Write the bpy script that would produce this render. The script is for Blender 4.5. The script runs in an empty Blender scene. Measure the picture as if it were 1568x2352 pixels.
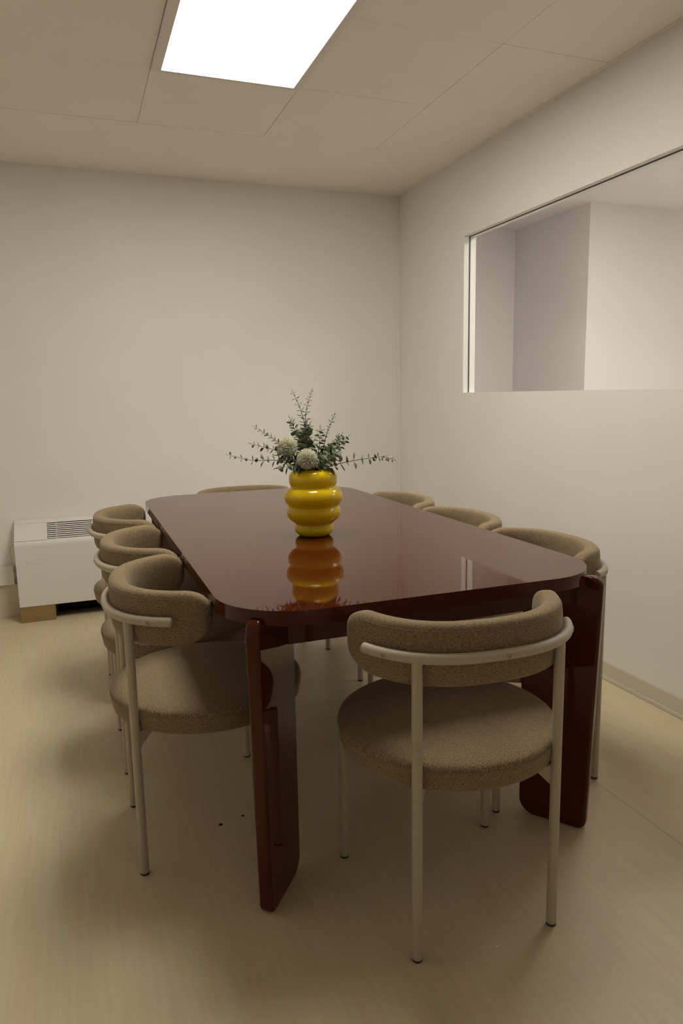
import bpy, bmesh, math, random
from mathutils import Vector, Matrix

random.seed(7)
C = bpy.context.scene.collection
PI = math.pi

# ------------------------------------------------------------------ camera
cam_d = bpy.data.cameras.new('camera')
cam = bpy.data.objects.new('camera', cam_d)
C.objects.link(cam)
cam_d.sensor_fit = 'AUTO'
cam_d.sensor_width = 36.0
cam_d.lens = 36.0 * 1640.75 / 2352.0
cam_d.clip_start = 0.05
cam_d.clip_end = 60
cam.matrix_world = Matrix(((0.9361, 0.0733, -0.3440, 0.0),
                           (-0.3513, 0.1446, -0.9250, 0.0),
                           (-0.0180, 0.9868, 0.1611, 1.24),
                           (0, 0, 0, 1)))
bpy.context.scene.camera = cam

# ------------------------------------------------------------------ world and exposure
world = bpy.data.worlds.new('world')
bpy.context.scene.world = world
world.use_nodes = True
world.node_tree.nodes['Background'].inputs[0].default_value = (0.02, 0.02, 0.02, 1)
world.node_tree.nodes['Background'].inputs[1].default_value = 0.0
vs = bpy.context.scene.view_settings
vs.view_transform = 'Standard'
vs.look = 'None'
vs.gamma = 1.0
vs.use_curve_mapping = False
vs.exposure = 0.0
ROOM_LIGHT = 18.3          # ceiling panel radiance
HALL_LIGHT = 9.5          # unseen panels in the room beyond the glass
LIGHT_COL = (1.0, 0.95, 0.84)
HALL_COL = (1.0, 0.93, 0.87)

# ------------------------------------------------------------------ helpers
def lin(r, g, b):
    f = lambda c: (c / 255 / 12.92) if c / 255 <= 0.04045 else ((c / 255 + 0.055) / 1.055) ** 2.4
    return (f(r), f(g), f(b), 1.0)

def material(name, color, rough=0.6, spec=0.5, metallic=0.0, coat=0.0):
    m = bpy.data.materials.new(name)
    m.use_nodes = True
    b = m.node_tree.nodes['Principled BSDF']
    b.inputs['Base Color'].default_value = color if len(color) == 4 else (*color, 1)
    b.inputs['Roughness'].default_value = rough
    b.inputs['Specular IOR Level'].default_value = spec
    b.inputs['Metallic'].default_value = metallic
    b.inputs['Coat Weight'].default_value = coat
    b.inputs['Coat Roughness'].default_value = 0.02
    return m

def nd(m, typ, **kw):
    n = m.node_tree.nodes.new(typ)
    for k, v in kw.items():
        setattr(n, k, v)
    return n

def lk(m, a, b):
    m.node_tree.links.new(a, b)

def noise_tint(m, c1, c2, scale=(1, 1, 1), nscale=8.0, detail=4, coord='Object', bump=0.0, lo=0.3, hi=0.7, bdist=0.001):
    b = m.node_tree.nodes['Principled BSDF']
    tc = nd(m, 'ShaderNodeTexCoord')
    mp = nd(m, 'ShaderNodeMapping')
    mp.inputs['Scale'].default_value = scale
    lk(m, tc.outputs[coord], mp.inputs['Vector'])
    n = nd(m, 'ShaderNodeTexNoise')
    n.inputs['Scale'].default_value = nscale
    n.inputs['Detail'].default_value = detail
    lk(m, mp.outputs[0], n.inputs['Vector'])
    r = nd(m, 'ShaderNodeValToRGB')
    r.color_ramp.elements[0].position = lo
    r.color_ramp.elements[1].position = hi
    r.color_ramp.elements[0].color = c1
    r.color_ramp.elements[1].color = c2
    lk(m, n.outputs['Fac'], r.inputs['Fac'])
    lk(m, r.outputs['Color'], b.inputs['Base Color'])
    if bump:
        bp = nd(m, 'ShaderNodeBump')
        bp.inputs['Strength'].default_value = bump
        bp.inputs['Distance'].default_value = bdist
        lk(m, n.outputs['Fac'], bp.inputs['Height'])
        lk(m, bp.outputs['Normal'], b.inputs['Normal'])
    return m

def finish(name, bm, mat, parent=None, smooth=True, angle=35, loc=None, wn=False):
    bmesh.ops.recalc_face_normals(bm, faces=bm.faces[:])
    me = bpy.data.meshes.new(name)
    bm.to_mesh(me)
    bm.free()
    if smooth:
        me.shade_smooth()
        me.set_sharp_from_angle(angle=math.radians(angle))
    me.materials.append(mat)
    o = bpy.data.objects.new(name, me)
    C.objects.link(o)
    if wn:
        w = o.modifiers.new('weighted_normals', 'WEIGHTED_NORMAL')
        w.mode = 'FACE_AREA'
        w.weight = 100
        w.keep_sharp = True
    if parent:
        o.parent = parent
    if loc:
        o.location = loc
    return o

def box(bm, x0, x1, y0, y1, z0, z1, mat=None):
    r = bmesh.ops.create_cube(bm, size=1.0)
    vs_ = r['verts']
    for v in vs_:
        v.co = Vector(((x0 + x1) / 2 + v.co.x * (x1 - x0), (y0 + y1) / 2 + v.co.y * (y1 - y0), (z0 + z1) / 2 + v.co.z * (z1 - z0)))
        if mat:
            v.co = mat @ v.co
    return vs_

def bbox(name, x0, x1, y0, y1, z0, z1, mat, parent=None, bev=0.0, seg=2):
    bm = bmesh.new()
    box(bm, x0, x1, y0, y1, z0, z1)
    if bev:
        bmesh.ops.bevel(bm, geom=bm.edges[:], offset=bev, segments=seg, affect='EDGES', profile=0.5)
    return finish(name, bm, mat, parent, angle=60, wn=bool(bev))

def lathe(bm, prof, n=48, cx=0.0, cy=0.0):
    rings = []
    for r, z in prof:
        if r < 1e-6:
            rings.append([bm.verts.new((cx, cy, z))])
        else:
            rings.append([bm.verts.new((cx + r * math.cos(2 * PI * k / n), cy + r * math.sin(2 * PI * k / n), z)) for k in range(n)])
    for a, b in zip(rings[:-1], rings[1:]):
        for k in range(n):
            k2 = (k + 1) % n
            if len(a) == 1 and len(b) == 1:
                continue
            if len(a) == 1:
                bm.faces.new((a[0], b[k], b[k2]))
            elif len(b) == 1:
                bm.faces.new((a[k], a[k2], b[0]))
            else:
                bm.faces.new((a[k], a[k2], b[k2], b[k]))

def tube(bm, pts, rad, n=12, cap=True):
    pts = [Vector(p) for p in pts]
    rads = rad if isinstance(rad, (list, tuple)) else [rad] * len(pts)
    rings = []
    up = None
    for i, p in enumerate(pts):
        t = (pts[min(i + 1, len(pts) - 1)] - pts[max(i - 1, 0)]).normalized()
        if up is None:
            up = Vector((0, 0, 1)) if abs(t.z) < 0.9 else Vector((0, 1, 0))
        a = t.cross(up).normalized()
        b = a.cross(t).normalized()
        up = b
        rings.append([bm.verts.new(p + (a * math.cos(2 * PI * k / n) + b * math.sin(2 * PI * k / n)) * rads[i]) for k in range(n)])
    for r0, r1 in zip(rings[:-1], rings[1:]):
        for k in range(n):
            k2 = (k + 1) % n
            bm.faces.new((r0[k], r0[k2], r1[k2], r1[k]))
    if cap:
        bm.faces.new(rings[0][::-1])
        bm.faces.new(rings[-1])

def prism(bm, poly, z0, z1):
    lo = [bm.verts.new((x, y, z0)) for x, y in poly]
    hi = [bm.verts.new((x, y, z1)) for x, y in poly]
    n = len(poly)
    for k in range(n):
        bm.faces.new((lo[k], lo[(k + 1) % n], hi[(k + 1) % n], hi[k]))
    bm.faces.new(lo[::-1])
    bm.faces.new(hi)

def thing(name, label, cat, loc=(0, 0, 0), rz=0.0, group=None):
    o = bpy.data.objects.new(name, None)
    o.empty_display_size = 0.05
    C.objects.link(o)
    o.location = loc
    o.rotation_euler = (0, 0, rz)
    o['label'] = label
    o['category'] = cat
    if group:
        o['group'] = group
    return o

def copy_thing(root, label):
    r = root.copy()
    C.objects.link(r)
    r['label'] = label
    for ch in list(root.children):
        c = ch.copy()
        C.objects.link(c)
        c.parent = r
        for g in list(ch.children):
            d = g.copy()
            C.objects.link(d)
            d.parent = c
    return r

def structure(o):
    o['kind'] = 'structure'
    return o

# ------------------------------------------------------------------ materials
def paint(name, c, rough=0.85, var=0.03):
    m = material(name, c, rough, 0.3)
    c1 = tuple(x * (1 - var) for x in c[:3]) + (1,)
    noise_tint(m, c1, c, (1, 1, 1), 3.0, 5, bump=0.06, bdist=0.0006)
    return m

M_WALL = paint('wall_paint', (0.86, 0.835, 0.79, 1))
M_CEIL = paint('ceiling_board', (0.92, 0.875, 0.80, 1), 0.9)
M_HALL = paint('hall_paint', (0.92, 0.88, 0.855, 1))
M_BASE = paint('baseboard_vinyl', (0.66, 0.60, 0.48, 1), 0.6)
M_TRIM = paint('trim_white', (0.80, 0.77, 0.72, 1), 0.6)
M_FLOOR = material('wood_grain_vinyl', (0.6, 0.5, 0.35, 1), 0.42, 0.35)
def floor_nodes(m):
    b = m.node_tree.nodes['Principled BSDF']
    tc = nd(m, 'ShaderNodeTexCoord')
    def streak(sx, sy, sc, det):
        mp = nd(m, 'ShaderNodeMapping')
        mp.inputs['Scale'].default_value = (sx, sy, 1)
        lk(m, tc.outputs['Object'], mp.inputs['Vector'])
        n = nd(m, 'ShaderNodeTexNoise')
        n.inputs['Scale'].default_value = sc
        n.inputs['Detail'].default_value = det
        lk(m, mp.outputs[0], n.inputs['Vector'])
        return n
    fine = streak(26, 1.6, 3.0, 6)
    wide = streak(5, 0.7, 2.0, 3)
    r1 = nd(m, 'ShaderNodeValToRGB')
    e = r1.color_ramp.elements
    e[0].position = 0.3
    e[0].color = (0.60, 0.495, 0.325, 1)
    e[1].position = 0.7
    e[1].color = (0.70, 0.60, 0.42, 1)
    r2 = nd(m, 'ShaderNodeValToRGB')
    e = r2.color_ramp.elements
    e[0].position = 0.35
    e[0].color = (0.68, 0.525, 0.355, 1)
    e[1].position = 0.65
    e[1].color = (0.65, 0.575, 0.385, 1)
    lk(m, fine.outputs['Fac'], r1.inputs['Fac'])
    lk(m, wide.outputs['Fac'], r2.inputs['Fac'])
    mx = nd(m, 'ShaderNodeMix', data_type='RGBA')
    mx.inputs[0].default_value = 0.5
    lk(m, r1.outputs['Color'], mx.inputs[6])
    lk(m, r2.outputs['Color'], mx.inputs[7])
    lk(m, mx.outputs[2], b.inputs['Base Color'])
    bp = nd(m, 'ShaderNodeBump')
    bp.inputs['Strength'].default_value = 0.05
    bp.inputs['Distance'].default_value = 0.0005
    lk(m, fine.outputs['Fac'], bp.inputs['Height'])
    lk(m, bp.outputs['Normal'], b.inputs['Normal'])
floor_nodes(M_FLOOR)

M_LACQUER = material('burgundy_lacquer', (0.068, 0.0110, 0.003, 1), 0.035, 0.34)
M_LACQUER.node_tree.nodes['Principled BSDF'].inputs['IOR'].default_value = 1.45
def lacquer_nodes(m):
    b = m.node_tree.nodes['Principled BSDF']
    tc = nd(m, 'ShaderNodeTexCoord')
    n = nd(m, 'ShaderNodeTexNoise')
    n.inputs['Scale'].default_value = 7.0
    n.inputs['Detail'].default_value = 2
    lk(m, tc.outputs['Object'], n.inputs['Vector'])
    mr = nd(m, 'ShaderNodeMapRange')
    mr.inputs['To Min'].default_value = 0.02
    mr.inputs['To Max'].default_value = 0.05
    lk(m, n.outputs['Fac'], mr.inputs['Value'])
    lk(m, mr.outputs[0], b.inputs['Roughness'])
lacquer_nodes(M_LACQUER)

M_METAL = material('cream_powder_coat', (0.46, 0.40, 0.30, 1), 0.45, 0.4)
noise_tint(M_METAL, (0.45, 0.39, 0.29, 1), (0.47, 0.41, 0.31, 1), (1, 1, 1), 60, 3, bump=0.03, bdist=0.0003)
M_SCREW = material('screw_steel', (0.36, 0.31, 0.23, 1), 0.4, 0.5, 0.3)
M_HOLE = material('screw_socket', (0.03, 0.025, 0.02, 1), 0.7)
M_RUBBER = material('black_rubber', (0.012, 0.011, 0.010, 1), 0.6)
M_SEAM = material('seam_thread', (0.24, 0.185, 0.115, 1), 0.9, 0.1)

M_FABRIC = material('tan_woven_fabric', (0.3, 0.23, 0.15, 1), 0.95, 0.12)
def fabric_nodes(m):
    b = m.node_tree.nodes['Principled BSDF']
    b.inputs['Sheen Weight'].default_value = 0.25
    b.inputs['Sheen Roughness'].default_value = 0.5
    b.inputs['Sheen Tint'].default_value = (0.9, 0.8, 0.65, 1)
    uv = nd(m, 'ShaderNodeUVMap', uv_map='weave')
    def layer(su, sv, det=2):
        mp = nd(m, 'ShaderNodeMapping')
        mp.inputs['Scale'].default_value = (su, sv, 1)
        lk(m, uv.outputs[0], mp.inputs['Vector'])
        n = nd(m, 'ShaderNodeTexNoise')
        n.inputs['Scale'].default_value = 1.0
        n.inputs['Detail'].default_value = det
        lk(m, mp.outputs[0], n.inputs['Vector'])
        return n
    weft = layer(150, 780)
    warp = layer(850, 260)
    mott = layer(28, 60, 3)
    add = nd(m, 'ShaderNodeMath', operation='MULTIPLY_ADD')
    add.inputs[1].default_value = 0.62
    half = nd(m, 'ShaderNodeMath', operation='MULTIPLY')
    half.inputs[1].default_value = 0.38
    lk(m, warp.outputs['Fac'], half.inputs[0])
    lk(m, weft.outputs['Fac'], add.inputs[0])
    lk(m, half.outputs[0], add.inputs[2])
    r = nd(m, 'ShaderNodeValToRGB')
    e = r.color_ramp.elements
    e[0].position = 0.37
    e[0].color = (0.110, 0.074, 0.040, 1)
    e[1].position = 0.63
    e[1].color = (0.390, 0.295, 0.185, 1)
    lk(m, add.outputs[0], r.inputs['Fac'])
    mx = nd(m, 'ShaderNodeMix', data_type='RGBA', blend_type='MULTIPLY')
    mx.inputs[0].default_value = 0.5
    r2 = nd(m, 'ShaderNodeValToRGB')
    e = r2.color_ramp.elements
    e[0].position = 0.3
    e[0].color = (0.80, 0.72, 0.66, 1)
    e[1].position = 0.7
    e[1].color = (1, 1, 1, 1)
    lk(m, mott.outputs['Fac'], r2.inputs['Fac'])
    lk(m, r.outputs['Color'], mx.inputs[6])
    lk(m, r2.outputs['Color'], mx.inputs[7])
    lk(m, mx.outputs[2], b.inputs['Base Color'])
    bp = nd(m, 'ShaderNodeBump')
    bp.inputs['Strength'].default_value = 0.45
    bp.inputs['Distance'].default_value = 0.0012
    lk(m, add.outputs[0], bp.inputs['Height'])
    lk(m, bp.outputs['Normal'], b.inputs['Normal'])
fabric_nodes(M_FABRIC)

M_VASE = material('yellow_glass', (0.78, 0.55, 0.004, 1), 0.06, 0.42)
M_VASE.node_tree.nodes['Principled BSDF'].inputs['Subsurface Weight'].default_value = 0.25
M_VASE.node_tree.nodes['Principled BSDF'].inputs['Subsurface Radius'].default_value = (0.02, 0.012, 0.002)
M_VASE.node_tree.nodes['Principled BSDF'].inputs['Subsurface Scale'].default_value = 0.6
M_LEAF = material('eucalyptus_leaf', (0.07, 0.10, 0.055, 1), 0.6, 0.3)
noise_tint(M_LEAF, (0.080, 0.108, 0.055, 1), (0.20, 0.235, 0.15, 1), (1, 1, 1), 90, 2, lo=0.35, hi=0.65)
M_LEAF2 = material('eucalyptus_leaf_dusty', (0.16, 0.2, 0.14, 1), 0.7, 0.25)
noise_tint(M_LEAF2, (0.20, 0.245, 0.165, 1), (0.40, 0.44, 0.33, 1), (1, 1, 1), 90, 2, lo=0.35, hi=0.65)
M_LEAF3 = material('eucalyptus_leaf_olive', (0.12, 0.12, 0.04, 1), 0.6, 0.3)
noise_tint(M_LEAF3, (0.15, 0.155, 0.06, 1), (0.24, 0.235, 0.10, 1), (1, 1, 1), 90, 2)
M_STEM = material('twig', (0.075, 0.060, 0.050, 1), 0.7, 0.2)
M_PETAL = material('cream_petal', (0.58, 0.58, 0.42, 1), 0.7, 0.2)
noise_tint(M_PETAL, (0.70, 0.70, 0.53, 1), (0.88, 0.87, 0.76, 1), (1, 1, 1), 120, 2)
M_CORE = material('flower_core', (0.45, 0.46, 0.30, 1), 0.9, 0.1)

M_CASE = material('heater_enamel', (0.76, 0.735, 0.695, 1), 0.5, 0.35)
noise_tint(M_CASE, (0.745, 0.72, 0.68, 1), (0.77, 0.745, 0.705, 1), (1, 1, 1), 6, 3)
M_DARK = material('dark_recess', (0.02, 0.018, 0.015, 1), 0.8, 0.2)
M_BLOCK = material('brown_block', (0.30, 0.20, 0.085, 1), 0.7, 0.2)
noise_tint(M_BLOCK, (0.27, 0.18, 0.075, 1), (0.33, 0.225, 0.10, 1), (3, 3, 12), 10, 4)
M_CABLE = material('pale_cable', (0.55, 0.48, 0.28, 1), 0.6)
M_CRUMB = material('dark_crumb', (0.02, 0.015, 0.01, 1), 0.9)
M_CHIP = material('white_chip', (0.8, 0.77, 0.7, 1), 0.8)
M_GASKET = material('dark_gasket', (0.06, 0.055, 0.045, 1), 0.6)

def emission(name, col, strength):
    m = bpy.data.materials.new(name)
    m.use_nodes = True
    nt = m.node_tree
    nt.nodes.remove(nt.nodes['Principled BSDF'])
    e = nt.nodes.new('ShaderNodeEmission')
    e.inputs[0].default_value = (*col, 1)
    e.inputs[1].default_value = strength
    nt.links.new(e.outputs[0], nt.nodes['Material Output'].inputs[0])
    return m
M_LAMP = emission('light_diffuser', LIGHT_COL, ROOM_LIGHT)
M_HALL_FILL = emission('hall_fill_diffuser', HALL_COL, HALL_LIGHT)
M_LAMP3 = emission('hall_light_diffuser_near', HALL_COL, HALL_LIGHT * 1.4)

M_GLASS = bpy.data.materials.new('window_glass')
M_GLASS.use_nodes = True
def glass_nodes(m):
    nt = m.node_tree
    nt.nodes.remove(nt.nodes['Principled BSDF'])
    t = nt.nodes.new('ShaderNodeBsdfTransparent')
    t.inputs[0].default_value = (0.97, 0.98, 0.97, 1)
    g = nt.nodes.new('ShaderNodeBsdfGlossy')
    g.inputs['Roughness'].default_value = 0.0
    lw = nt.nodes.new('ShaderNodeLayerWeight')
    pw = nt.nodes.new('ShaderNodeMath')
    pw.operation = 'POWER'
    pw.inputs[1].default_value = 5.0
    nt.links.new(lw.outputs['Facing'], pw.inputs[0])
    f = nt.nodes.new('ShaderNodeMath')
    f.operation = 'MULTIPLY_ADD'
    f.inputs[1].default_value = 0.9
    f.inputs[2].default_value = 0.035
    nt.links.new(pw.outputs[0], f.inputs[0])
    x = nt.nodes.new('ShaderNodeMixShader')
    nt.links.new(f.outputs[0], x.inputs[0])
    nt.links.new(t.outputs[0], x.inputs[1])
    nt.links.new(g.outputs[0], x.inputs[2])
    nt.links.new(x.outputs[0], nt.nodes['Material Output'].inputs[0])
glass_nodes(M_GLASS)

# ------------------------------------------------------------------ room shell
XL, XR, YF, YB, H = -1.25, 2.098, -0.85, 4.455, 2.51
T = 0.075                                   # thickness of the glazed partition
WY0, WY1, WZ0, WZ1 = 0.90, 3.622, 1.243, 2.094   # opening in the right wall

floor = structure(bbox('floor', XL - 0.1, XR + T, YF - 0.1, YB + 0.1, -0.10, -0.003, M_BASE))
SEAM_X = 1.489
for x0, x1 in ((XL, SEAM_X - 0.0006), (SEAM_X + 0.0006, XR)):
    bbox('vinyl_sheet', x0, x1, YF, YB, -0.003, 0.0, M_FLOOR, floor)

structure(bbox('wall_back', XL - 0.1, XR + T, YB, YB + 0.1, -0.003, H + 0.02, M_WALL))
structure(bbox('wall_left', XL - 0.1, XL, YF - 0.1, YB, -0.003, H + 0.02, M_WALL))
structure(bbox('wall_front', XL, XR + T, YF - 0.1, YF, -0.003, H + 0.02, M_WALL))

# right wall: four pieces around the opening, one mesh
bm = bmesh.new()
box(bm, XR, XR + T, YF, YB, -0.003, WZ0)
box(bm, XR, XR + T, YF, YB, WZ1, H + 0.02)
box(bm, XR, XR + T, WY1, YB, WZ0, WZ1)
box(bm, XR, XR + T, YF, WY0, WZ0, WZ1)
structure(finish('wall_right', bm, M_WALL, smooth=False))

# ceiling: slab, lay-in boards, plain border
ceil = structure(bbox('ceiling', XL - 0.1, XR + T, YF - 0.1, YB + 0.1, H + 0.02, H + 0.10, M_CEIL))
GX = [1.593 - 0.603 * k for k in range(0, 6)]      # lines across the room
GY = [3.675 - 0.597 * k for k in range(0, 9)]
g = 0.0008
xs = [XR - 0.02] + GX
xs = [x for x in xs if x > XL] + [XL]
ys = [y for y in GY if y > YF] + [YF]
LX0, LX1, LY0, LY1 = GX[2], GX[1], GY[3], GY[1]    # two bays taken by the light panel
for i in range(len(xs) - 1):
    for j in range(len(ys) - 1):
        x1, x0, y1, y0 = xs[i], xs[i + 1], ys[j], ys[j + 1]
        if x0 > LX0 - 0.01 and x1 < LX1 + 0.01 and y0 > LY0 - 0.01 and y1 < LY1 + 0.01:
            continue
        dz = random.uniform(-0.0006, 0.0006)
        bm = bmesh.new()
        box(bm, x0 + g, x1 - g, y0 + g, y1 - g, H + dz, H + 0.018)
        bmesh.ops.bevel(bm, geom=[e for e in bm.edges if all(v.co.z < H + 0.01 for v in e.verts)], offset=0.001, segments=1, affect='EDGES')
        finish('ceiling_tile', bm, M_CEIL, ceil, smooth=False)
bbox('border_panel', XL, XR, GY[0] + g, YB, H, H + 0.018, M_CEIL, ceil)
bbox('border_panel', XR - 0.02 + g, XR, YF, GY[0] - g, H, H + 0.018, M_CEIL, ceil)

# ceiling light panel in its frame
lamp = thing('ceiling_light', 'large glowing rectangular ceiling light panel in a thin white frame', 'light', ((LX0 + LX1) / 2, (LY0 + LY1) / 2, H))
hx, hy = (LX1 - LX0) / 2, (LY1 - LY0) / 2
bm = bmesh.new()
fw, fz0, fz1 = 0.034, -0.012, 0.016
box(bm, -hx + 0.001, -hx + fw + 0.004, -hy + 0.001, hy - 0.001, fz0, fz1)
box(bm, hx - fw + 0.004, hx - 0.001, -hy + 0.001, hy - 0.001, fz0, fz1)
box(bm, -hx + fw + 0.004, hx - fw + 0.004, hy - 0.020, hy - 0.001, fz0, fz1)
box(bm, -hx + fw + 0.004, hx - fw + 0.004, -hy + 0.001, -hy + 0.020, fz0, fz1)
finish('frame', bm, M_TRIM, lamp, smooth=False)
bm = bmesh.new()
box(bm, -hx + fw + 0.004, hx - fw + 0.004, -hy + 0.020, hy - 0.020, -0.008, -0.004)
finish('diffuser', bm, M_LAMP, lamp, smooth=False)

# baseboards: right wall (two steps), back wall
def baseboard(name, axis):
    bm = bmesh.new()
    if axis == 'x':
        box(bm, XR - 0.006, XR, YF, YB, 0.0, 0.076)
        box(bm, XR - 0.014, XR - 0.006, YF, YB, 0.0, 0.018)
    else:
        box(bm, -0.355, XR - 0.014, YB - 0.006, YB, 0.0, 0.076)
        box(bm, -0.355, XR - 0.014, YB - 0.014, YB - 0.006, 0.0, 0.018)
    bmesh.ops.bevel(bm, geom=[e for e in bm.edges if e.calc_length() > 1], offset=0.002, segments=2, affect='EDGES')
    return structure(finish(name, bm, M_BASE))
baseboard('baseboard_right', 'x')
baseboard('baseboard_back', 'y')
# cable trunking along the back wall, left of the heater
structure(bbox('trim_1', XL, -0.375, YB - 0.045, YB - 0.0005, 0.197, 0.305, M_TRIM, bev=0.004))
structure(bbox('trim_3', XL, -0.356, YB - 0.020, YB - 0.0005, 0.0, 0.1965, M_BASE, bev=0.002))
# corner bead line at the room corner
structure(bbox('trim_2', XR - 0.026, XR - 0.0005, YB - 0.004, YB - 0.0005, 0.08, 1.86, M_WALL, bev=0.001))

# fixed window: gasket channel and pane
win = bpy.data.objects.new('window_1', None)
C.objects.link(win)
structure(win)
gx = XR + 0.035
bm = bmesh.new()
gk = 0.0032
box(bm, gx - 0.0032, gx + 0.0032, WY1 - gk, WY1, WZ0, WZ1)
box(bm, gx - 0.0032, gx + 0.0032, WY0, WY0 + gk, WZ0, WZ1)
box(bm, gx - 0.0032, gx + 0.0032, WY0 + gk, WY1 - gk, WZ1 - gk, WZ1)
finish('gasket', bm, M_GASKET, win, smooth=False)
bbox('glass_pane', gx - 0.003, gx + 0.003, WY0 + gk, WY1 - gk, WZ0 + 0.0005, WZ1 - gk, M_GLASS, win)

# ------------------------------------------------------------------ the hall beyond the glass
HX = 3.385
HY0, HY1, HYB = -1.35, 4.17, 5.05
HXR = 5.0
structure(bbox('floor_hall', XR + T, HXR, HY0, HYB, -0.10, 0.0, M_TRIM))
structure(bbox('ceiling_hall', XR + T, HXR, HY0, HYB + 0.1, 2.50, 2.60, M_HALL))
structure(bbox('wall_hall_end', XR + T, HX, HYB, HYB + 0.1, 0.0, 2.50, M_HALL))
structure(bbox('wall_hall_block', HX, HXR, HY1, HYB + 0.1, 0.0, 2.50, M_HALL))
structure(bbox('wall_hall_side', HXR, HXR + 0.1, HY0, HYB + 0.1, -0.1, 2.60, M_HALL))
structure(bbox('wall_hall_front', XR + T, HXR, HY0 - 0.1, HY0, -0.1, 2.60, M_HALL))
def hall_lamp(label, x, y, wx, wy, mat):
    hl = thing('hall_ceiling_light', label, 'light', (x, y, 2.50))
    bm = bmesh.new()
    for a in ((-wx, -wx + 0.03, -wy, wy), (wx - 0.03, wx, -wy, wy), (-wx + 0.03, wx - 0.03, wy - 0.03, wy), (-wx + 0.03, wx - 0.03, -wy, -wy + 0.03)):
        box(bm, *a, -0.015, 0.0)
    finish('frame', bm, M_TRIM, hl, smooth=False)
    bm = bmesh.new()
    box(bm, -wx + 0.03, wx - 0.03, -wy + 0.03, wy - 0.03, -0.010, -0.005)
    finish('diffuser', bm, mat, hl, smooth=False)
hall_lamp('ceiling light panel in the white hall, close beside the glass partition', 2.80, 2.60, 0.3, 0.6, M_LAMP3)
hall_lamp('added ceiling light panel out of view in the middle of the white hall, before the bright block wall', 4.1, 1.3, 0.3, 0.6, M_HALL_FILL)  # second hall panel, out of view, added to brighten the hall walls

# ------------------------------------------------------------------ dining table
TX0, TX1, TY0, TY1, TZ0, TZ1 = 0.291, 1.336, 1.478, 3.585, 0.730, 0.765
table = thing('dining_table', 'large glossy burgundy lacquered dining table with rounded corners and slab legs', 'table', ((TX0 + TX1) / 2, (TY0 + TY1) / 2, 0))
tcx, tcy = table.location.x, table.location.y
def rounded_rect(x0, x1, y0, y1, r, n=14):
    pts = []
    for cx, cy, a0 in ((x1 - r, y1 - r, 0), (x0 + r, y1 - r, 90), (x0 + r, y0 + r, 180), (x1 - r, y0 + r, 270)):
        for k in range(n + 1):
            a = math.radians(a0 + 90 * k / n)
            pts.append((cx + r * math.cos(a), cy + r * math.sin(a)))
    return pts
bm = bmesh.new()
prism(bm, rounded_rect(TX0 - tcx, TX1 - tcx, TY0 - tcy, TY1 - tcy, 0.20), TZ0, TZ1)
ed = [e for e in bm.edges if abs(e.verts[0].co.z - e.verts[1].co.z) < 1e-6]
bmesh.ops.bevel(bm, geom=ed, offset=0.0035, segments=3, affect='EDGES', profile=0.5)
finish('tabletop', bm, M_LACQUER, table, angle=60, wn=True)

def table_leg(ox, oy, dx, dy):
    # slab leg: outer end at (ox, oy), running inward along (dx, dy); rounded upper and lower corners
    d = Vector((dx, dy)).normalized()
    n = Vector((d.y, -d.x))
    W, t, zt = 0.185, 0.036, 0.745
    prof = []
    def arc(cx, cz, r, a0, a1, k=8):
        for i in range(k + 1):
            a = math.radians(a0 + (a1 - a0) * i / k)
            prof.append((cx + r * math.cos(a), cz + r * math.sin(a)))
    lean = 0.012
    arc(0.024, 0.024, 0.024, 180, 270)
    arc(W - 0.04, 0.05, 0.05, 270, 350)
    prof.append((W + lean, zt - 0.06))
    prof.append((W + lean, zt - 0.02))
    arc(0.03 - lean - 0.010, zt - 0.03, 0.03, 90, 180)
    bm = bmesh.new()
    f0, f1 = [], []
    for u, z in prof:
        p = Vector((ox, oy)) + d * u
        q0, q1 = p - n * t / 2, p + n * t / 2
        f0.append(bm.verts.new((q0.x - tcx, q0.y - tcy, z)))
        f1.append(bm.verts.new((q1.x - tcx, q1.y - tcy, z)))
    N = len(prof)
    for k in range(N):
        bm.faces.new((f0[k], f0[(k + 1) % N], f1[(k + 1) % N], f1[k]))
    bm.faces.new(f0[::-1])
    bm.faces.new(f1)
    bm.normal_update()
    big = sorted(bm.faces, key=lambda f: -f.calc_area())[:2]
    ed = set(e for f in big for e in f.edges)
    bmesh.ops.bevel(bm, geom=list(ed), offset=0.009, segments=3, affect='EDGES', profile=0.5, clamp_overlap=True)
    return finish('leg', bm, M_LACQUER, table, angle=60, wn=True)
cs, sn = math.cos(math.radians(52)), math.sin(math.radians(52))
LGL, LGR, LGN, LGF = 0.352, 1.299, 1.522, TY0 + TY1 - 1.522
table_leg(LGL, LGN, cs, sn)
table_leg(LGR, LGN, -cs, sn)
table_leg(LGL, LGF, cs, -sn)
table_leg(LGR, LGF, -cs, -sn)
def apron(x0, x1, y0, y1):
    bbox('apron', x0 - tcx, x1 - tcx, y0 - tcy, y1 - tcy, 0.634, 0.7305, M_LACQUER, table, bev=0.0015)
AY = 1.632
apron(0.455, 1.190, AY, AY + 0.022)
apron(0.455, 1.190, TY0 + TY1 - AY - 0.022, TY0 + TY1 - AY)
apron(0.400, 0.422, 1.70, TY0 + TY1 - 1.70)
apron(1.222, 1.244, 1.70, TY0 + TY1 - 1.70)

# ------------------------------------------------------------------ chairs
SEAT_R = 0.268
def uv_layer(bm):
    return bm.loops.layers.uv.new('weave')

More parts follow.
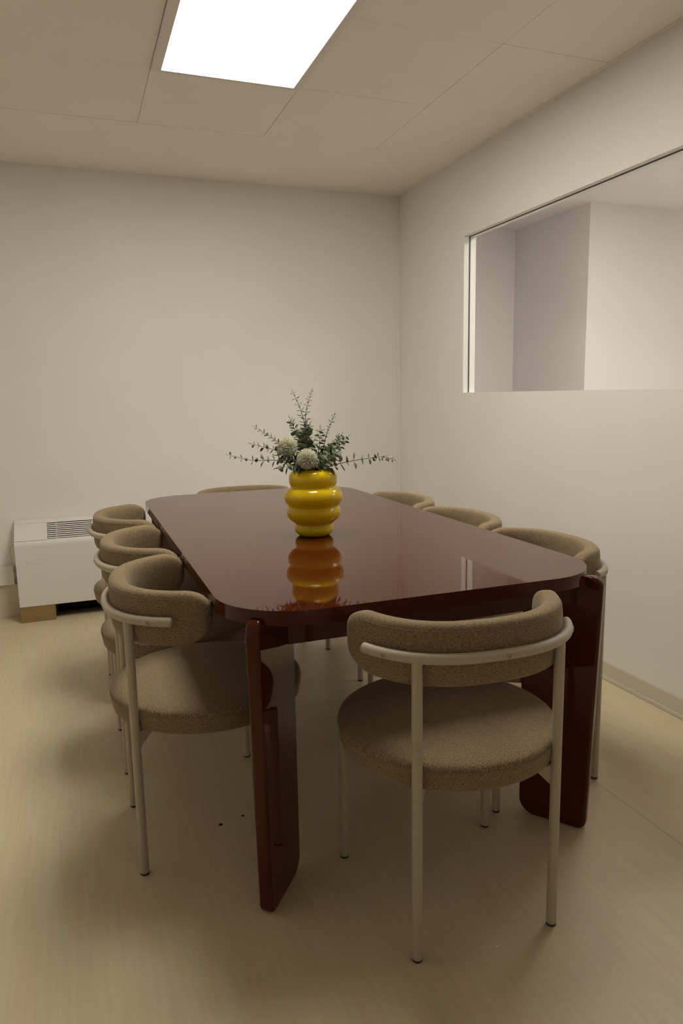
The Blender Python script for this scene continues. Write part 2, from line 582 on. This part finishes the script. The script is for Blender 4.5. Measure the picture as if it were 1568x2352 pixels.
def plan_curve(a, b, c, y_end, n=2.5):
    # half of the horse-shoe plan from the middle of the back to the arm tip; returns half length and s -> (point, outward)
    P = []
    for k in range(601):
        ph = PI / 2 * k / 600
        x, y = a * math.sin(ph) ** (2 / n), c - b * math.cos(ph) ** (2 / n)
        if y > y_end:
            break
        P.append(Vector((x, y)))
    L = [0.0]
    for p, q in zip(P[:-1], P[1:]):
        L.append(L[-1] + (q - p).length)
    def at(s):
        t = min(abs(s), L[-1])
        lo, hi = 0, len(L) - 1
        while hi - lo > 1:
            m = (lo + hi) // 2
            if L[m] <= t: lo = m
            else: hi = m
        f = (t - L[lo]) / max(L[hi] - L[lo], 1e-9)
        p = P[lo].lerp(P[hi], f)
        i, j = max(lo - 4, 0), min(hi + 4, len(P) - 1)
        tg = (P[j] - P[i]).normalized()
        if i == 0 and t < 0.004:
            tg = Vector((1, 0))
        out = Vector((tg.y, -tg.x))
        if s < 0:
            return Vector((-p.x, p.y)), Vector((-out.x, out.y))
        return p, out
    return L[-1], at

def make_chair(label, tip=-0.017, rail_tip=-0.118):
    t = thing('dining_chair', label, 'chair', group='tan upholstered dining chairs around the table')
    # seat cushion
    bm = bmesh.new()
    prof = [(0, 0.398), (0.20, 0.398), (0.250, 0.399), (0.258, 0.402), (0.262, 0.408), (0.265, 0.425), (0.267, 0.440), (0.2678, 0.4465),
            (0.2665, 0.449), (0.2675, 0.452), (0.2655, 0.4585), (0.259, 0.4635), (0.245, 0.4675), (0.215, 0.4715), (0.16, 0.4745), (0.08, 0.476), (0, 0.4765)]
    lathe(bm, prof, 72)
    uvl = uv_layer(bm)
    for f in bm.faces:
        c = f.calc_center_median()
        side = math.hypot(c.x, c.y) > 0.2585 and 0.4 < c.z < 0.45
        a0 = math.atan2(c.y, c.x)
        for l in f.loops:
            v = l.vert.co
            if side:
                a = math.atan2(v.y, v.x)
                if a - a0 > PI: a -= 2 * PI
                if a - a0 < -PI: a += 2 * PI
                l[uvl].uv = (v.z, a * SEAT_R)
            else:
                l[uvl].uv = (v.y * 1.6 + 3, v.x * 0.8)
    seat = finish('seat', bm, M_FABRIC, t, angle=60)
    bm = bmesh.new()
    tube(bm, [(0.2672 * math.cos(2 * PI * k / 64), 0.2672 * math.sin(2 * PI * k / 64), 0.449) for k in range(65)], 0.0011, 6)
    finish('piping', bm, M_SEAM, seat)
    # legs with rubber feet
    spots = [(-0.171, -0.217, 0.703), (0.171, -0.217, 0.703), (-0.213, 0.180, 0.404), (0.213, 0.180, 0.404)]
    for x, y, z in spots:
        bm = bmesh.new()
        tube(bm, [(x, y, 0.006), (x, y, z)], 0.0117, 20)
        leg = finish('leg', bm, M_METAL, t)
        bm = bmesh.new()
        lathe(bm, [(0, 0), (0.0105, 0), (0.0118, 0.0015), (0.0118, 0.0062), (0, 0.0062)], 16, x, y)
        finish('foot_cap', bm, M_RUBBER, leg)
        # bracket: plate under the cushion, deep at the leg and thin inward
        d = Vector((-x, -y, 0)).normalized()
        n = Vector((d.y, -d.x, 0))
        bm = bmesh.new()
        pr = [(0.004, 0.398), (0.075, 0.398), (0.075, 0.390), (0.055, 0.386), (0.006, 0.352), (0.004, 0.352)]
        a = [bm.verts.new(Vector((x, y, 0)) + d * u + n * 0.006 + Vector((0, 0, w))) for u, w in pr]
        b = [bm.verts.new(Vector((x, y, 0)) + d * u - n * 0.006 + Vector((0, 0, w))) for u, w in pr]
        for k in range(6):
            bm.faces.new((a[k], a[(k + 1) % 6], b[(k + 1) % 6], b[k]))
        bm.faces.new(a[::-1])
        bm.faces.new(b)
        finish('bracket', bm, M_METAL, t, smooth=False)
    # curved rail
    RZ = 0.703
    RL, rail_at = plan_curve(0.284, 0.335, 0.074, rail_tip)
    bm = bmesh.new()
    pts = []
    for k in range(49):
        p, _ = rail_at(RL * (-1 + 2 * k / 48))
        pts.append((p.x, p.y, RZ))
    tube(bm, pts, 0.0121, 20)
    ed = [e for e in bm.edges if len(e.link_faces) == 2 and any(len(f.verts) > 4 for f in e.link_faces)]
    bmesh.ops.bevel(bm, geom=ed, offset=0.0025, segments=2, affect='EDGES')
    rail = finish('back_rail', bm, M_METAL, t, angle=50)
    for sv_ in (-0.80, 0.035, 0.82):
        p2, o2 = rail_at(RL * sv_)
        out = Vector((o2.x, o2.y, 0))
        p = Vector((p2.x, p2.y, RZ)) + out * 0.0112
        q = out.to_track_quat('Z', 'Y').to_matrix().to_4x4()
        q.translation = p
        bm = bmesh.new()
        lathe(bm, [(0, -0.004), (0.0062, -0.004), (0.0062, 0.0012), (0.0054, 0.0020), (0.0026, 0.0022), (0.0022, 0.0004), (0, 0.0004)], 18)
        bm.transform(q)
        s = finish('screw', bm, M_SCREW, rail)
        me = s.data
        me.materials.append(M_HOLE)
        for poly in me.polygons:
            c = q.inverted() @ poly.center
            if math.hypot(c.x, c.y) < 0.0024 and c.z > 0:
                poly.material_index = 1
    # padded backrest: swept band with rounded ends
    A, B, ZC = 0.0262, 0.0690, 0.7010
    ra = 0.030
    half, pad_at = plan_curve(0.249, 0.300, 0.074, tip)
    sv = [half * math.sin(PI / 2 * (-1 + 2 * k / 90)) for k in range(91)]
    sv[0], sv[-1] = -half, half
    K = 40
    bm = bmesh.new()
    rows, uvs = [], []
    for s in sv:
        d = max(half - abs(s), 0)
        def drop(ln, hh):
            if d >= ln: return 0.0
            return hh * (1 - math.sqrt(max(1 - ((ln - d) / ln) ** 2, 0)))
        top = ZC + B - drop(0.070, 0.052)
        bot = ZC - B + drop(0.095, 0.070)
        aa = A * (math.sqrt(max(1 - ((ra - d) / ra) ** 2, 0)) if d < ra else 1.0)
        aa = max(aa, 0.0008)
        zc, hb = (top + bot) / 2, (top - bot) / 2
        pc, on = pad_at(s)
        row = []
        for k in range(K):
            th = 2 * PI * k / K
            ex = 2 / 3.6
            cx = math.copysign(abs(math.cos(th)) ** ex, math.cos(th))
            cz = math.copysign(abs(math.sin(th)) ** ex, math.sin(th))
            z = zc + hb * cz
            pq = pc + on * (aa * cx)
            row.append(bm.verts.new((pq.x, pq.y, z)))
        rows.append(row)
    uvl = uv_layer(bm)
    per = [0.0]
    for k in range(K):
        p, q = rows[45][k].co, rows[45][(k + 1) % K].co
        per.append(per[-1] + (p - q).length)
    for i in range(len(rows) - 1):
        for k in range(K):
            k2 = (k + 1) % K
            f = bm.faces.new((rows[i][k], rows[i + 1][k], rows[i + 1][k2], rows[i][k2]))
            for l, (ss, vv) in zip(f.loops, ((sv[i], per[k]), (sv[i + 1], per[k]), (sv[i + 1], per[k + 1]), (sv[i], per[k + 1]))):
                l[uvl].uv = (ss, vv)
    bm.faces.new(rows[0][::-1])
    bm.faces.new(rows[-1])
    back = finish('backrest', bm, M_FABRIC, t, angle=70)
    bm = bmesh.new()
    pts = []
    for k in range(61):
        pc, on = pad_at((half - 0.078) * (-1 + 2 * k / 60))
        pq = pc + on * A * 0.865
        pts.append((pq.x, pq.y, ZC + B * 0.80))
    tube(bm, pts, 0.0008, 6)
    finish('piping', bm, M_SEAM, back)
    return t

chair = make_chair('tan upholstered chair at the near short end of the table, back to the viewer')
def put(o, x, y, heading):
    o.location = (x, y, 0)
    o.rotation_euler = (0, 0, -math.radians(heading))     # heading measured clockwise from +Y
put(chair, 0.8125, 1.472, 3)
for x, y, hd, lab in (
        (0.311, 1.965, 90, 'tan upholstered chair nearest the viewer on the left long side of the table'),
        (0.309, 2.518, 90, 'middle tan upholstered chair on the left long side of the table'),
        (0.303, 3.112, 90, 'tan upholstered chair beside the white heater, farthest on the left long side')):
    put(copy_thing(chair, lab), x, y, hd)
# these stand pushed right up to the table edge
chair2 = make_chair('tan upholstered chair nearest the viewer on the right long side of the table', -0.051, -0.125)
put(chair2, 1.286, 1.905, -90)
for x, y, hd, lab in (
        (1.286, 2.445, -90, 'middle tan upholstered chair on the right long side of the table'),
        (1.286, 2.987, -90, 'tan upholstered chair nearest the room corner on the right long side of the table'),
        (0.812, 3.537, 180, 'tan upholstered chair at the far short end of the table, mostly hidden behind it')):
    put(copy_thing(chair2, lab), x, y, hd)

# ------------------------------------------------------------------ vase with flowers
VX, VY, VZ = 0.758, 2.312, 0.765
VS = 0.963          # scale of vase and bouquet
vprof = [(0, 0.0), (0.045, 0.0), (0.053, 0.0015), (0.062, 0.008), (0.0685, 0.016), (0.0700, 0.024), (0.0685, 0.034), (0.0655, 0.041), (0.0655, 0.0445),
         (0.072, 0.049), (0.086, 0.060), (0.0945, 0.072), (0.0975, 0.085), (0.0955, 0.097), (0.0905, 0.104), (0.0890, 0.1075),
         (0.0915, 0.111), (0.099, 0.121), (0.1035, 0.132), (0.1046, 0.145), (0.1015, 0.157), (0.093, 0.168), (0.0825, 0.174), (0.0790, 0.1765),
         (0.0805, 0.181), (0.0845, 0.190), (0.0862, 0.204), (0.0845, 0.217), (0.078, 0.228), (0.067, 0.2355), (0.055, 0.239), (0.050, 0.2385),
         (0.049, 0.236), (0.058, 0.231), (0.074, 0.222), (0.080, 0.204), (0.074, 0.18), (0.09, 0.16), (0.095, 0.14), (0.083, 0.108), (0.088, 0.085), (0.06, 0.05), (0.062, 0.024), (0.045, 0.006), (0, 0.005)]
bm = bmesh.new()
lathe(bm, [(r * VS, z * VS) for r, z in vprof], 64)
vase = finish('vase', bm, M_VASE, angle=80, loc=(VX, VY, VZ))
vase['label'] = 'glossy yellow vase of four stacked rounded bulges on the burgundy table'
vase['category'] = 'vase'

RV = Vector((0.9361, -0.3513, 0.0)).normalized()     # sideways direction across the bouquet
DV = Vector((0.3513, 0.9361, 0.0)).normalized()      # depth direction
def bp(u, v, w=0.0):
    # bouquet frame: u sideways, v above the table, w in depth, metres
    return Vector((VX, VY, VZ)) + (RV * u + DV * w + Vector((0, 0, v))) * VS

def leaf_mesh(name, mat):
    # short-stalked oval leaf, unit length along +X, slightly cupped, with thickness
    bm = bmesh.new()
    top, bot = [], []
    N = 7
    out = []
    for k in range(N + 1):
        s = k / N
        w = 0.36 * math.sin(PI * min(max(s, 0.0), 1.0) ** 0.8)
        out.append((0.12 + 0.88 * s, w))
    def z(x, y):
        return 0.10 * (x - 0.5) ** 2 + 0.28 * abs(y)
    for dz, lst in ((0.0, top), (-0.035, bot)):
        for x, w in out:
            lst.append([bm.verts.new((x, -w, z(x, w) + dz)), bm.verts.new((x, 0, z(x, 0) + dz)), bm.verts.new((x, w, z(x, w) + dz))])
    for a, b in zip(top[:-1], top[1:]):
        for j in (0, 1):
            bm.faces.new((a[j], b[j], b[j + 1], a[j + 1]))
    for a, b in zip(bot[:-1], bot[1:]):
        for j in (0, 1):
            bm.faces.new((a[j], a[j + 1], b[j + 1], b[j]))
    for k in range(N):
        bm.faces.new((top[k][0], bot[k][0], bot[k + 1][0], top[k + 1][0]))
        bm.faces.new((top[k][2], top[k + 1][2], bot[k + 1][2], bot[k][2]))
    bmesh.ops.remove_doubles(bm, verts=bm.verts[:], dist=1e-4)
    # stalk
    tube(bm, [(-0.02, 0, 0), (0.16, 0, 0.01)], 0.022, 4)
    bmesh.ops.recalc_face_normals(bm, faces=bm.faces[:])
    me = bpy.data.meshes.new(name)
    bm.to_mesh(me)
    bm.free()
    me.shade_smooth()
    me.materials.append(mat)
    return me
LEAVES = [leaf_mesh('leaf', M_LEAF), leaf_mesh('leaf_dusty', M_LEAF2), leaf_mesh('leaf_olive', M_LEAF3)]

def smooth_path(pts, n):
    P = [Vector(p) for p in pts]
    P = [P[0] * 2 - P[1]] + P + [P[-1] * 2 - P[-2]]
    out = []
    segs = len(P) - 3
    for i in range(n + 1):
        t = i / n * segs
        k = min(int(t), segs - 1)
        u = t - k
        p0, p1, p2, p3 = P[k:k + 4]
        out.append(0.5 * ((2 * p1) + (p2 - p0) * u + (2 * p0 - 5 * p1 + 4 * p2 - p3) * u * u + (3 * p1 - p0 - 3 * p2 + p3) * u ** 3))
    return out

def sprig(label, pts, pairs, l0, l1, start=0.25, weights=(5, 3, 1), spread=70, thin=1.0, gap=0.5, end=1.0):
    # pts in the bouquet frame from the vase mouth outward; opposite leaf pairs, each turned a quarter
    path = smooth_path([bp(*p) for p in pts], 24)
    base = path[0]
    t = thing('eucalyptus_sprig', label, 'sprig', base, group='eucalyptus sprigs in the yellow vase')
    bm = bmesh.new()
    tube(bm, [p - base for p in path], [0.0017 - 0.0011 * i / 24 for i in range(25)], 6)
    finish('stem', bm, M_STEM, t)
    ph = random.uniform(0, PI)
    for i in range(pairs):
        s = start + (end - start) * (i + 0.15) / (pairs - 0.4)
        s = min(s, 1.0)
        f = s * 24
        k = min(int(f), 23)
        p = path[k].lerp(path[k + 1], f - k)
        tg = (path[k + 1] - path[k]).normalized()
        ref = Vector((0, 0, 1)) if abs(tg.z) < 0.85 else DV
        a = tg.cross(ref).normalized()
        b = a.cross(tg).normalized()
        ln = (l0 + (l1 - l0) * i / max(pairs - 1, 1)) * random.uniform(0.85, 1.15)
        for sgn in (0, PI):
            th = ph + i * gap * PI + sgn + random.uniform(-0.3, 0.3)
            side = a * math.cos(th) + b * math.sin(th)
            sp = math.radians(spread + random.uniform(-14, 10))
            x = (tg * math.cos(sp) + side * math.sin(sp)).normalized()
            y = tg.cross(x).normalized() if abs(tg.dot(x)) < 0.99 else side.cross(x).normalized()
            z = x.cross(y)
            roll = Matrix.Rotation(random.uniform(-0.5, 0.5), 3, x)
            m3 = roll @ Matrix((x, y, z)).transposed()
            m = (m3 @ Matrix.Diagonal((ln, ln * thin, ln))).to_4x4()
            m.translation = p - base + side * 0.001
            me = random.choices(LEAVES, weights)[0]
            o = bpy.data.objects.new('leaf', me)
            C.objects.link(o)
            o.parent = t
            o.matrix_local = m
    # terminal bud leaf
    tg = (path[-1] - path[-2]).normalized()
    q = tg.to_track_quat('X', 'Z').to_matrix()
    m = (q @ Matrix.Diagonal((l1, l1 * 0.6, l1))).to_4x4()
    m.translation = path[-1] - base
    o = bpy.data.objects.new('leaf', LEAVES[1])
    C.objects.link(o)
    o.parent = t
    o.matrix_local = m
    return t

# shapes: u = sideways, v = height above the table, w = depth
sprig('longest eucalyptus sprig reaching left, arching low over the vase side', [(-0.01, 0.215, 0.0), (-0.05, 0.262, -0.02), (-0.13, 0.274, -0.03), (-0.21, 0.275, -0.03), (-0.293, 0.294, -0.02)], 15, 0.036, 0.013, 0.14, (5, 3, 1), 74)
sprig('leafy eucalyptus sprig pointing left below the bare slanting twig', [(-0.01, 0.215, 0.01), (-0.05, 0.270, 0.02), (-0.12, 0.300, 0.03), (-0.215, 0.326, 0.04)], 13, 0.028, 0.018, 0.26, (6, 3, 1), 66, 1.15)
sprig('thin nearly bare eucalyptus twig slanting up to the left', [(-0.01, 0.215, 0.02), (-0.05, 0.275, 0.0), (-0.105, 0.322, -0.01), (-0.150, 0.358, -0.01), (-0.200, 0.388, 0.0)], 10, 0.022, 0.013, 0.34, (5, 1, 1), 60, 0.5)
sprig('tallest eucalyptus twig standing upright, leaning slightly left', [(0.0, 0.215, 0.02), (-0.018, 0.32, 0.03), (-0.028, 0.40, 0.04), (-0.043, 0.455, 0.04), (-0.066, 0.508, 0.05)], 15, 0.024, 0.011, 0.30, (5, 2, 1), 76, 0.55)
sprig('tall upright eucalyptus twig with its hooked tip bending right', [(0.0, 0.215, 0.0), (-0.020, 0.33, 0.01), (-0.023, 0.40, 0.01), (-0.014, 0.460, 0.01), (0.004, 0.512, 0.0)], 15, 0.024, 0.011, 0.30, (5, 2, 1), 76, 0.55)
sprig('bushy broad leaved eucalyptus sprig rising behind the left white flower', [(-0.005, 0.215, 0.04), (-0.035, 0.30, 0.06), (-0.058, 0.36, 0.07), (-0.079, 0.408, 0.07)], 12, 0.036, 0.020, 0.25, (4, 5, 2), 62, 1.35)
sprig('dense broad leaved eucalyptus sprig in the middle above the front flower', [(0.0, 0.215, 0.03), (-0.022, 0.30, 0.04), (-0.028, 0.35, 0.05), (-0.012, 0.385, 0.05)], 13, 0.038, 0.024, 0.22, (4, 5, 1), 62, 1.35)
sprig('thin eucalyptus twig leaning up to the right with tiny leaves', [(0.005, 0.215, 0.02), (0.034, 0.29, 0.02), (0.050, 0.355, 0.02), (0.066, 0.395, 0.02), (0.080, 0.428, 0.03)], 9, 0.013, 0.012, 0.45, (4, 3, 1), 60, 0.6)
sprig('short upright eucalyptus sprig with flat stacked leaves right of the front flower', [(0.005, 0.215, 0.03), (0.018, 0.28, 0.03), (0.026, 0.33, 0.03), (0.029, 0.374, 0.03)], 12, 0.032, 0.019, 0.20, (4, 3, 4), 84, 1.2)
sprig('eucalyptus sprig angled up right with small round leaves at its tip', [(0.01, 0.215, 0.01), (0.050, 0.275, 0.01), (0.085, 0.305, 0.01), (0.124, 0.345, 0.02)], 12, 0.034, 0.019, 0.16, (3, 5, 1), 64, 1.3)
sprig('short curled eucalyptus sprig just left of the round leaved tip', [(0.01, 0.215, 0.03), (0.055, 0.28, 0.04), (0.080, 0.32, 0.05), (0.102, 0.352, 0.05)], 11, 0.028, 0.016, 0.25, (5, 3, 2), 64, 1.25)
sprig('longest eucalyptus sprig reaching right, nearly level with spaced leaves', [(0.01, 0.215, -0.01), (0.055, 0.245, -0.02), (0.118, 0.262, -0.02), (0.20, 0.274, -0.02), (0.25, 0.277, -0.01), (0.285, 0.266, 0.0)], 14, 0.036, 0.013, 0.14, (5, 2, 2), 80)
sprig('short drooping eucalyptus sprig over the left rim of the vase', [(-0.005, 0.215, -0.02), (-0.030, 0.252, -0.04), (-0.060, 0.258, -0.05), (-0.105, 0.250, -0.05)], 9, 0.040, 0.030, 0.12, (7, 3, 0), 76, 1.15)
sprig('short dense eucalyptus sprig filling the right rim of the vase', [(0.005, 0.215, -0.02), (0.030, 0.250, -0.03), (0.055, 0.268, -0.035), (0.084, 0.285, -0.03)], 10, 0.036, 0.026, 0.12, (4, 5, 0), 66, 1.35)
sprig('short eucalyptus sprig at the back of the vase mouth between the flowers', [(0.0, 0.215, 0.03), (-0.012, 0.26, 0.05), (-0.020, 0.29, 0.06), (0.0, 0.325, 0.07)], 10, 0.038, 0.028, 0.15, (6, 4, 0), 66, 1.35)
sprig('low dark leaved eucalyptus sprig tucked between the left flower and vase rim', [(-0.01, 0.215, -0.01), (-0.040, 0.250, -0.01), (-0.075, 0.275, 0.0), (-0.115, 0.285, 0.0)], 10, 0.038, 0.028, 0.15, (8, 2, 0), 66, 1.35)
sprig('low dusty eucalyptus sprig right of the front flower at the vase rim', [(0.005, 0.215, 0.0), (0.025, 0.255, 0.0), (0.045, 0.285, 0.01), (0.060, 0.312, 0.02)], 9, 0.036, 0.026, 0.15, (3, 6, 0), 66, 1.35)

def flower(label, u, v, w, r):
    c = bp(u, v, w)
    base = bp(u * 0.3, 0.215, w * 0.3)
    t = thing('globe_flower', label, 'flower', base, group='round white flowers in the yellow vase')
    cc = c - base
    bm = bmesh.new()
    tube(bm, [(0, 0, 0), cc * 0.6 + Vector((0, 0, 0.004)), cc], 0.002, 6)
    finish('stem', bm, M_STEM, t)
    bm = bmesh.new()
    bmesh.ops.create_icosphere(bm, subdivisions=2, radius=r * 0.55, matrix=Matrix.Translation(cc))
    finish('flower_core', bm, M_CORE, t)
    bm = bmesh.new()
    N = 760
    for i in range(N):
        z = 1 - 2 * (i + 0.5) / N
        a = i * 2.399963 + random.uniform(-0.1, 0.1)
        d = Vector((math.sqrt(1 - z * z) * math.cos(a), math.sqrt(1 - z * z) * math.sin(a), z))
        d = (d + Vector((random.uniform(-.12, .12), random.uniform(-.12, .12), random.uniform(-.12, .12)))).normalized()
        ra = r * random.uniform(0.88, 1.04)
        x = d.orthogonal().normalized()
        y = d.cross(x)
        b0 = [bm.verts.new(cc + d * r * 0.5 + (x * math.cos(2 * PI * k / 4) + y * math.sin(2 * PI * k / 4)) * 0.0006) for k in range(4)]
        b1 = [bm.verts.new(cc + d * ra * 0.9 + (x * math.cos(2 * PI * k / 4) + y * math.sin(2 * PI * k / 4)) * 0.0013) for k in range(4)]
        tip = bm.verts.new(cc + d * ra)
        for k in range(4):
            bm.faces.new((b0[k], b0[(k + 1) % 4], b1[(k + 1) % 4], b1[k]))
            bm.faces.new((b1[k], b1[(k + 1) % 4], tip))
    o = finish('florets', bm, M_PETAL, t)
    o['kind'] = 'stuff'
flower('round cream white flower head at the front, resting over the vase rim', -0.016, 0.278, -0.055, 0.037)
flower('round greenish white flower head set back to the left, partly behind twigs', -0.086, 0.318, -0.005, 0.037)

# ------------------------------------------------------------------ fan heater unit by the back wall
HXA, HXB = -0.350, 0.285
heater = thing('wall_heater', 'low white fan heater cabinet with a slatted top grille against the back wall', 'heater', ((HXA + HXB) / 2, 4.36, 0))
hcx, hcy = heater.location.x, heater.location.y
W2 = (HXB - HXA) / 2
yf, yb = 4.278 - hcy, YB - 0.002 - hcy
zb = 0.088
# profile in the (y, z) plane with the grille hole in its sloped face left open
slope0, slope1 = Vector((yf + 0.012, 0.463)), Vector((yf + 0.125, 0.556))
def along(t_):
    return slope0.lerp(slope1, t_)
gx0, gx1 = -0.178 - hcx, 0.115 - hcx
ga, gb = 0.06, 0.90
prof = [(yf + 0.012, zb), (yf, zb + 0.004), (yf, 0.435), (yf + 0.001, 0.446), (yf + 0.005, 0.456), tuple(slope0), tuple(along(ga)), tuple(along(gb)), tuple(slope1), (yb - 0.02, 0.566), (yb, 0.567)]
bm = bmesh.new()
xsn = [-W2, gx0, gx1, W2]
grid = [[bm.verts.new((x, y, z)) for (y, z) in prof] for x in xsn]
for i in range(3):
    for k in range(len(prof) - 1):
        if i == 1 and k == 6:
            continue
        bm.faces.new((grid[i][k], grid[i + 1][k], grid[i + 1][k + 1], grid[i][k + 1]))
# end panels
for gcol in (grid[0], grid[-1]):
    bk = bm.verts.new((gcol[0].co.x, yb, zb))
    bm.faces.new([*gcol, bk])
finish('casing', bm, M_CASE, heater, angle=30)
# dark tray behind the grille
n2 = Vector((-(slope1.y - slope0.y), slope1.x - slope0.x)).normalized()     # outward normal (y, z)
bm = bmesh.new()
p0, p1 = along(ga), along(gb)
q0, q1 = p0 - n2 * 0.03, p1 - n2 * 0.03
vsx = [[bm.verts.new((x, *p)) for p in (p0, q0, q1, p1)] for x in (gx0, gx1)]
for k in range(3):
    bm.faces.new((vsx[0][k], vsx[1][k], vsx[1][k + 1], vsx[0][k + 1]))
bm.faces.new(vsx[0])
bm.faces.new(vsx[1])
grille = finish('grille', bm, M_DARK, heater, smooth=False)
for k in range(8):
    c = along(ga + (gb - ga) * (k + 0.65) / 8.3)
    tdir = (slope1 - slope0).normalized()
    bm = bmesh.new()
    a, b = 0.0036, 0.0013
    sec = [c + tdir * -a - n2 * 0.004, c + tdir * a - n2 * 0.001, c + tdir * (a - 0.001) + n2 * 0.001, c + tdir * (-a) - n2 * 0.0015]
    va = [bm.verts.new((gx0, *p)) for p in sec]
    vb = [bm.verts.new((gx1, *p)) for p in sec]
    for j in range(4):
        bm.faces.new((va[j], vb[j], vb[(j + 1) % 4], va[(j + 1) % 4]))
    bm.faces.new(va[::-1])
    bm.faces.new(vb)
    finish('slat', bm, M_CASE, grille, smooth=False)
bm = bmesh.new()
for xx in (-0.128, 0.07):
    c0, c1 = along(ga) - n2 * 0.007, along(gb) - n2 * 0.007
    d0, d1 = along(ga) - n2 * 0.004, along(gb) - n2 * 0.004
    x0, x1 = xx - hcx - 0.002, xx - hcx + 0.002
    v = [bm.verts.new((x, *p)) for x in (x0, x1) for p in (c0, c1, d1, d0)]
    for q in ((0, 1, 2, 3), (7, 6, 5, 4), (0, 4, 5, 1), (1, 5, 6, 2), (2, 6, 7, 3), (3, 7, 4, 0)):
        bm.faces.new([v[i] for i in q])
finish('grille_bar', bm, M_CASE, grille, smooth=False)
# shallow embossed badge plate on the front, joint lines on the shoulder
bbox('badge_plate', -0.292 - hcx, -0.206 - hcx, yf - 0.0015, yf + 0.002, 0.337, 0.366, M_CASE, heater, bev=0.001)
for tt in (0.03, 0.93):
    c = along(tt)
    bbox('panel_joint', -W2, gx0 - 0.001, c.x - 0.0007, c.x + 0.0007, c.y - 0.001, c.y + 0.0012, M_BLOCK if tt < 0.5 else M_BASE, heater)
bbox('under_shade_plate', -W2 + 0.19, W2 - 0.09, yb - 0.012, yb - 0.001, 0.001, zb + 0.02, M_DARK, heater)  # black sheet put in for the deep shade under the cabinet
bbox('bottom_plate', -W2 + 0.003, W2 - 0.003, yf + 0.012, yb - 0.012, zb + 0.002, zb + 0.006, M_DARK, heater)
bbox('foot_block', -W2, -W2 + 0.185, yf + 0.002, yb - 0.03, 0.0, zb + 0.002, M_BLOCK, heater, bev=0.002)
bbox('foot_block', W2 - 0.085, W2, yf + 0.002, yb - 0.03, 0.0, zb + 0.002, M_BLOCK, heater, bev=0.002)

# thin cable loop beside the heater
bm = bmesh.new()
tube(bm, smooth_path([(-0.352, 4.425, 0.44), (-0.385, 4.43, 0.40), (-0.378, 4.40, 0.33), (-0.372, 4.395, 0.26), (-0.352, 4.395, 0.215)], 20), 0.0018, 6)
cable = finish('cable', bm, M_CABLE)
cable['label'] = 'thin pale cable looping down the left side of the white heater'
cable['category'] = 'cable'

# ------------------------------------------------------------------ small crumbs on the floor
def crumb(name, label, x, y, r, mat, sq=0.5):
    bm = bmesh.new()
    bmesh.ops.create_icosphere(bm, subdivisions=2, radius=1.0)
    for v in bm.verts:
        k = 1 + 0.25 * math.sin(v.co.x * 5 + x * 40) * math.cos(v.co.y * 4)
        v.co = Vector((v.co.x * r * 1.3 * k, v.co.y * r * k, (v.co.z + 1) * r * sq))
    o = finish(name, bm, mat, loc=(x, y, 0))
    o['label'] = label
    o['category'] = 'crumb'
    o['group'] = 'crumbs on the floor'
crumb('crumb', 'larger of two tiny dark crumbs on the floor, left of the near table leg', 0.323, 1.934, 0.0045, M_CRUMB)
crumb('crumb', 'smaller tiny dark crumb on the floor, closest to the near left table leg', 0.393, 1.955, 0.0032, M_CRUMB)
crumb('paper_scrap', 'tiny white scrap on the floor before the chair with its back to the viewer', 0.814, 1.232, 0.0034, M_CHIP, 0.3)
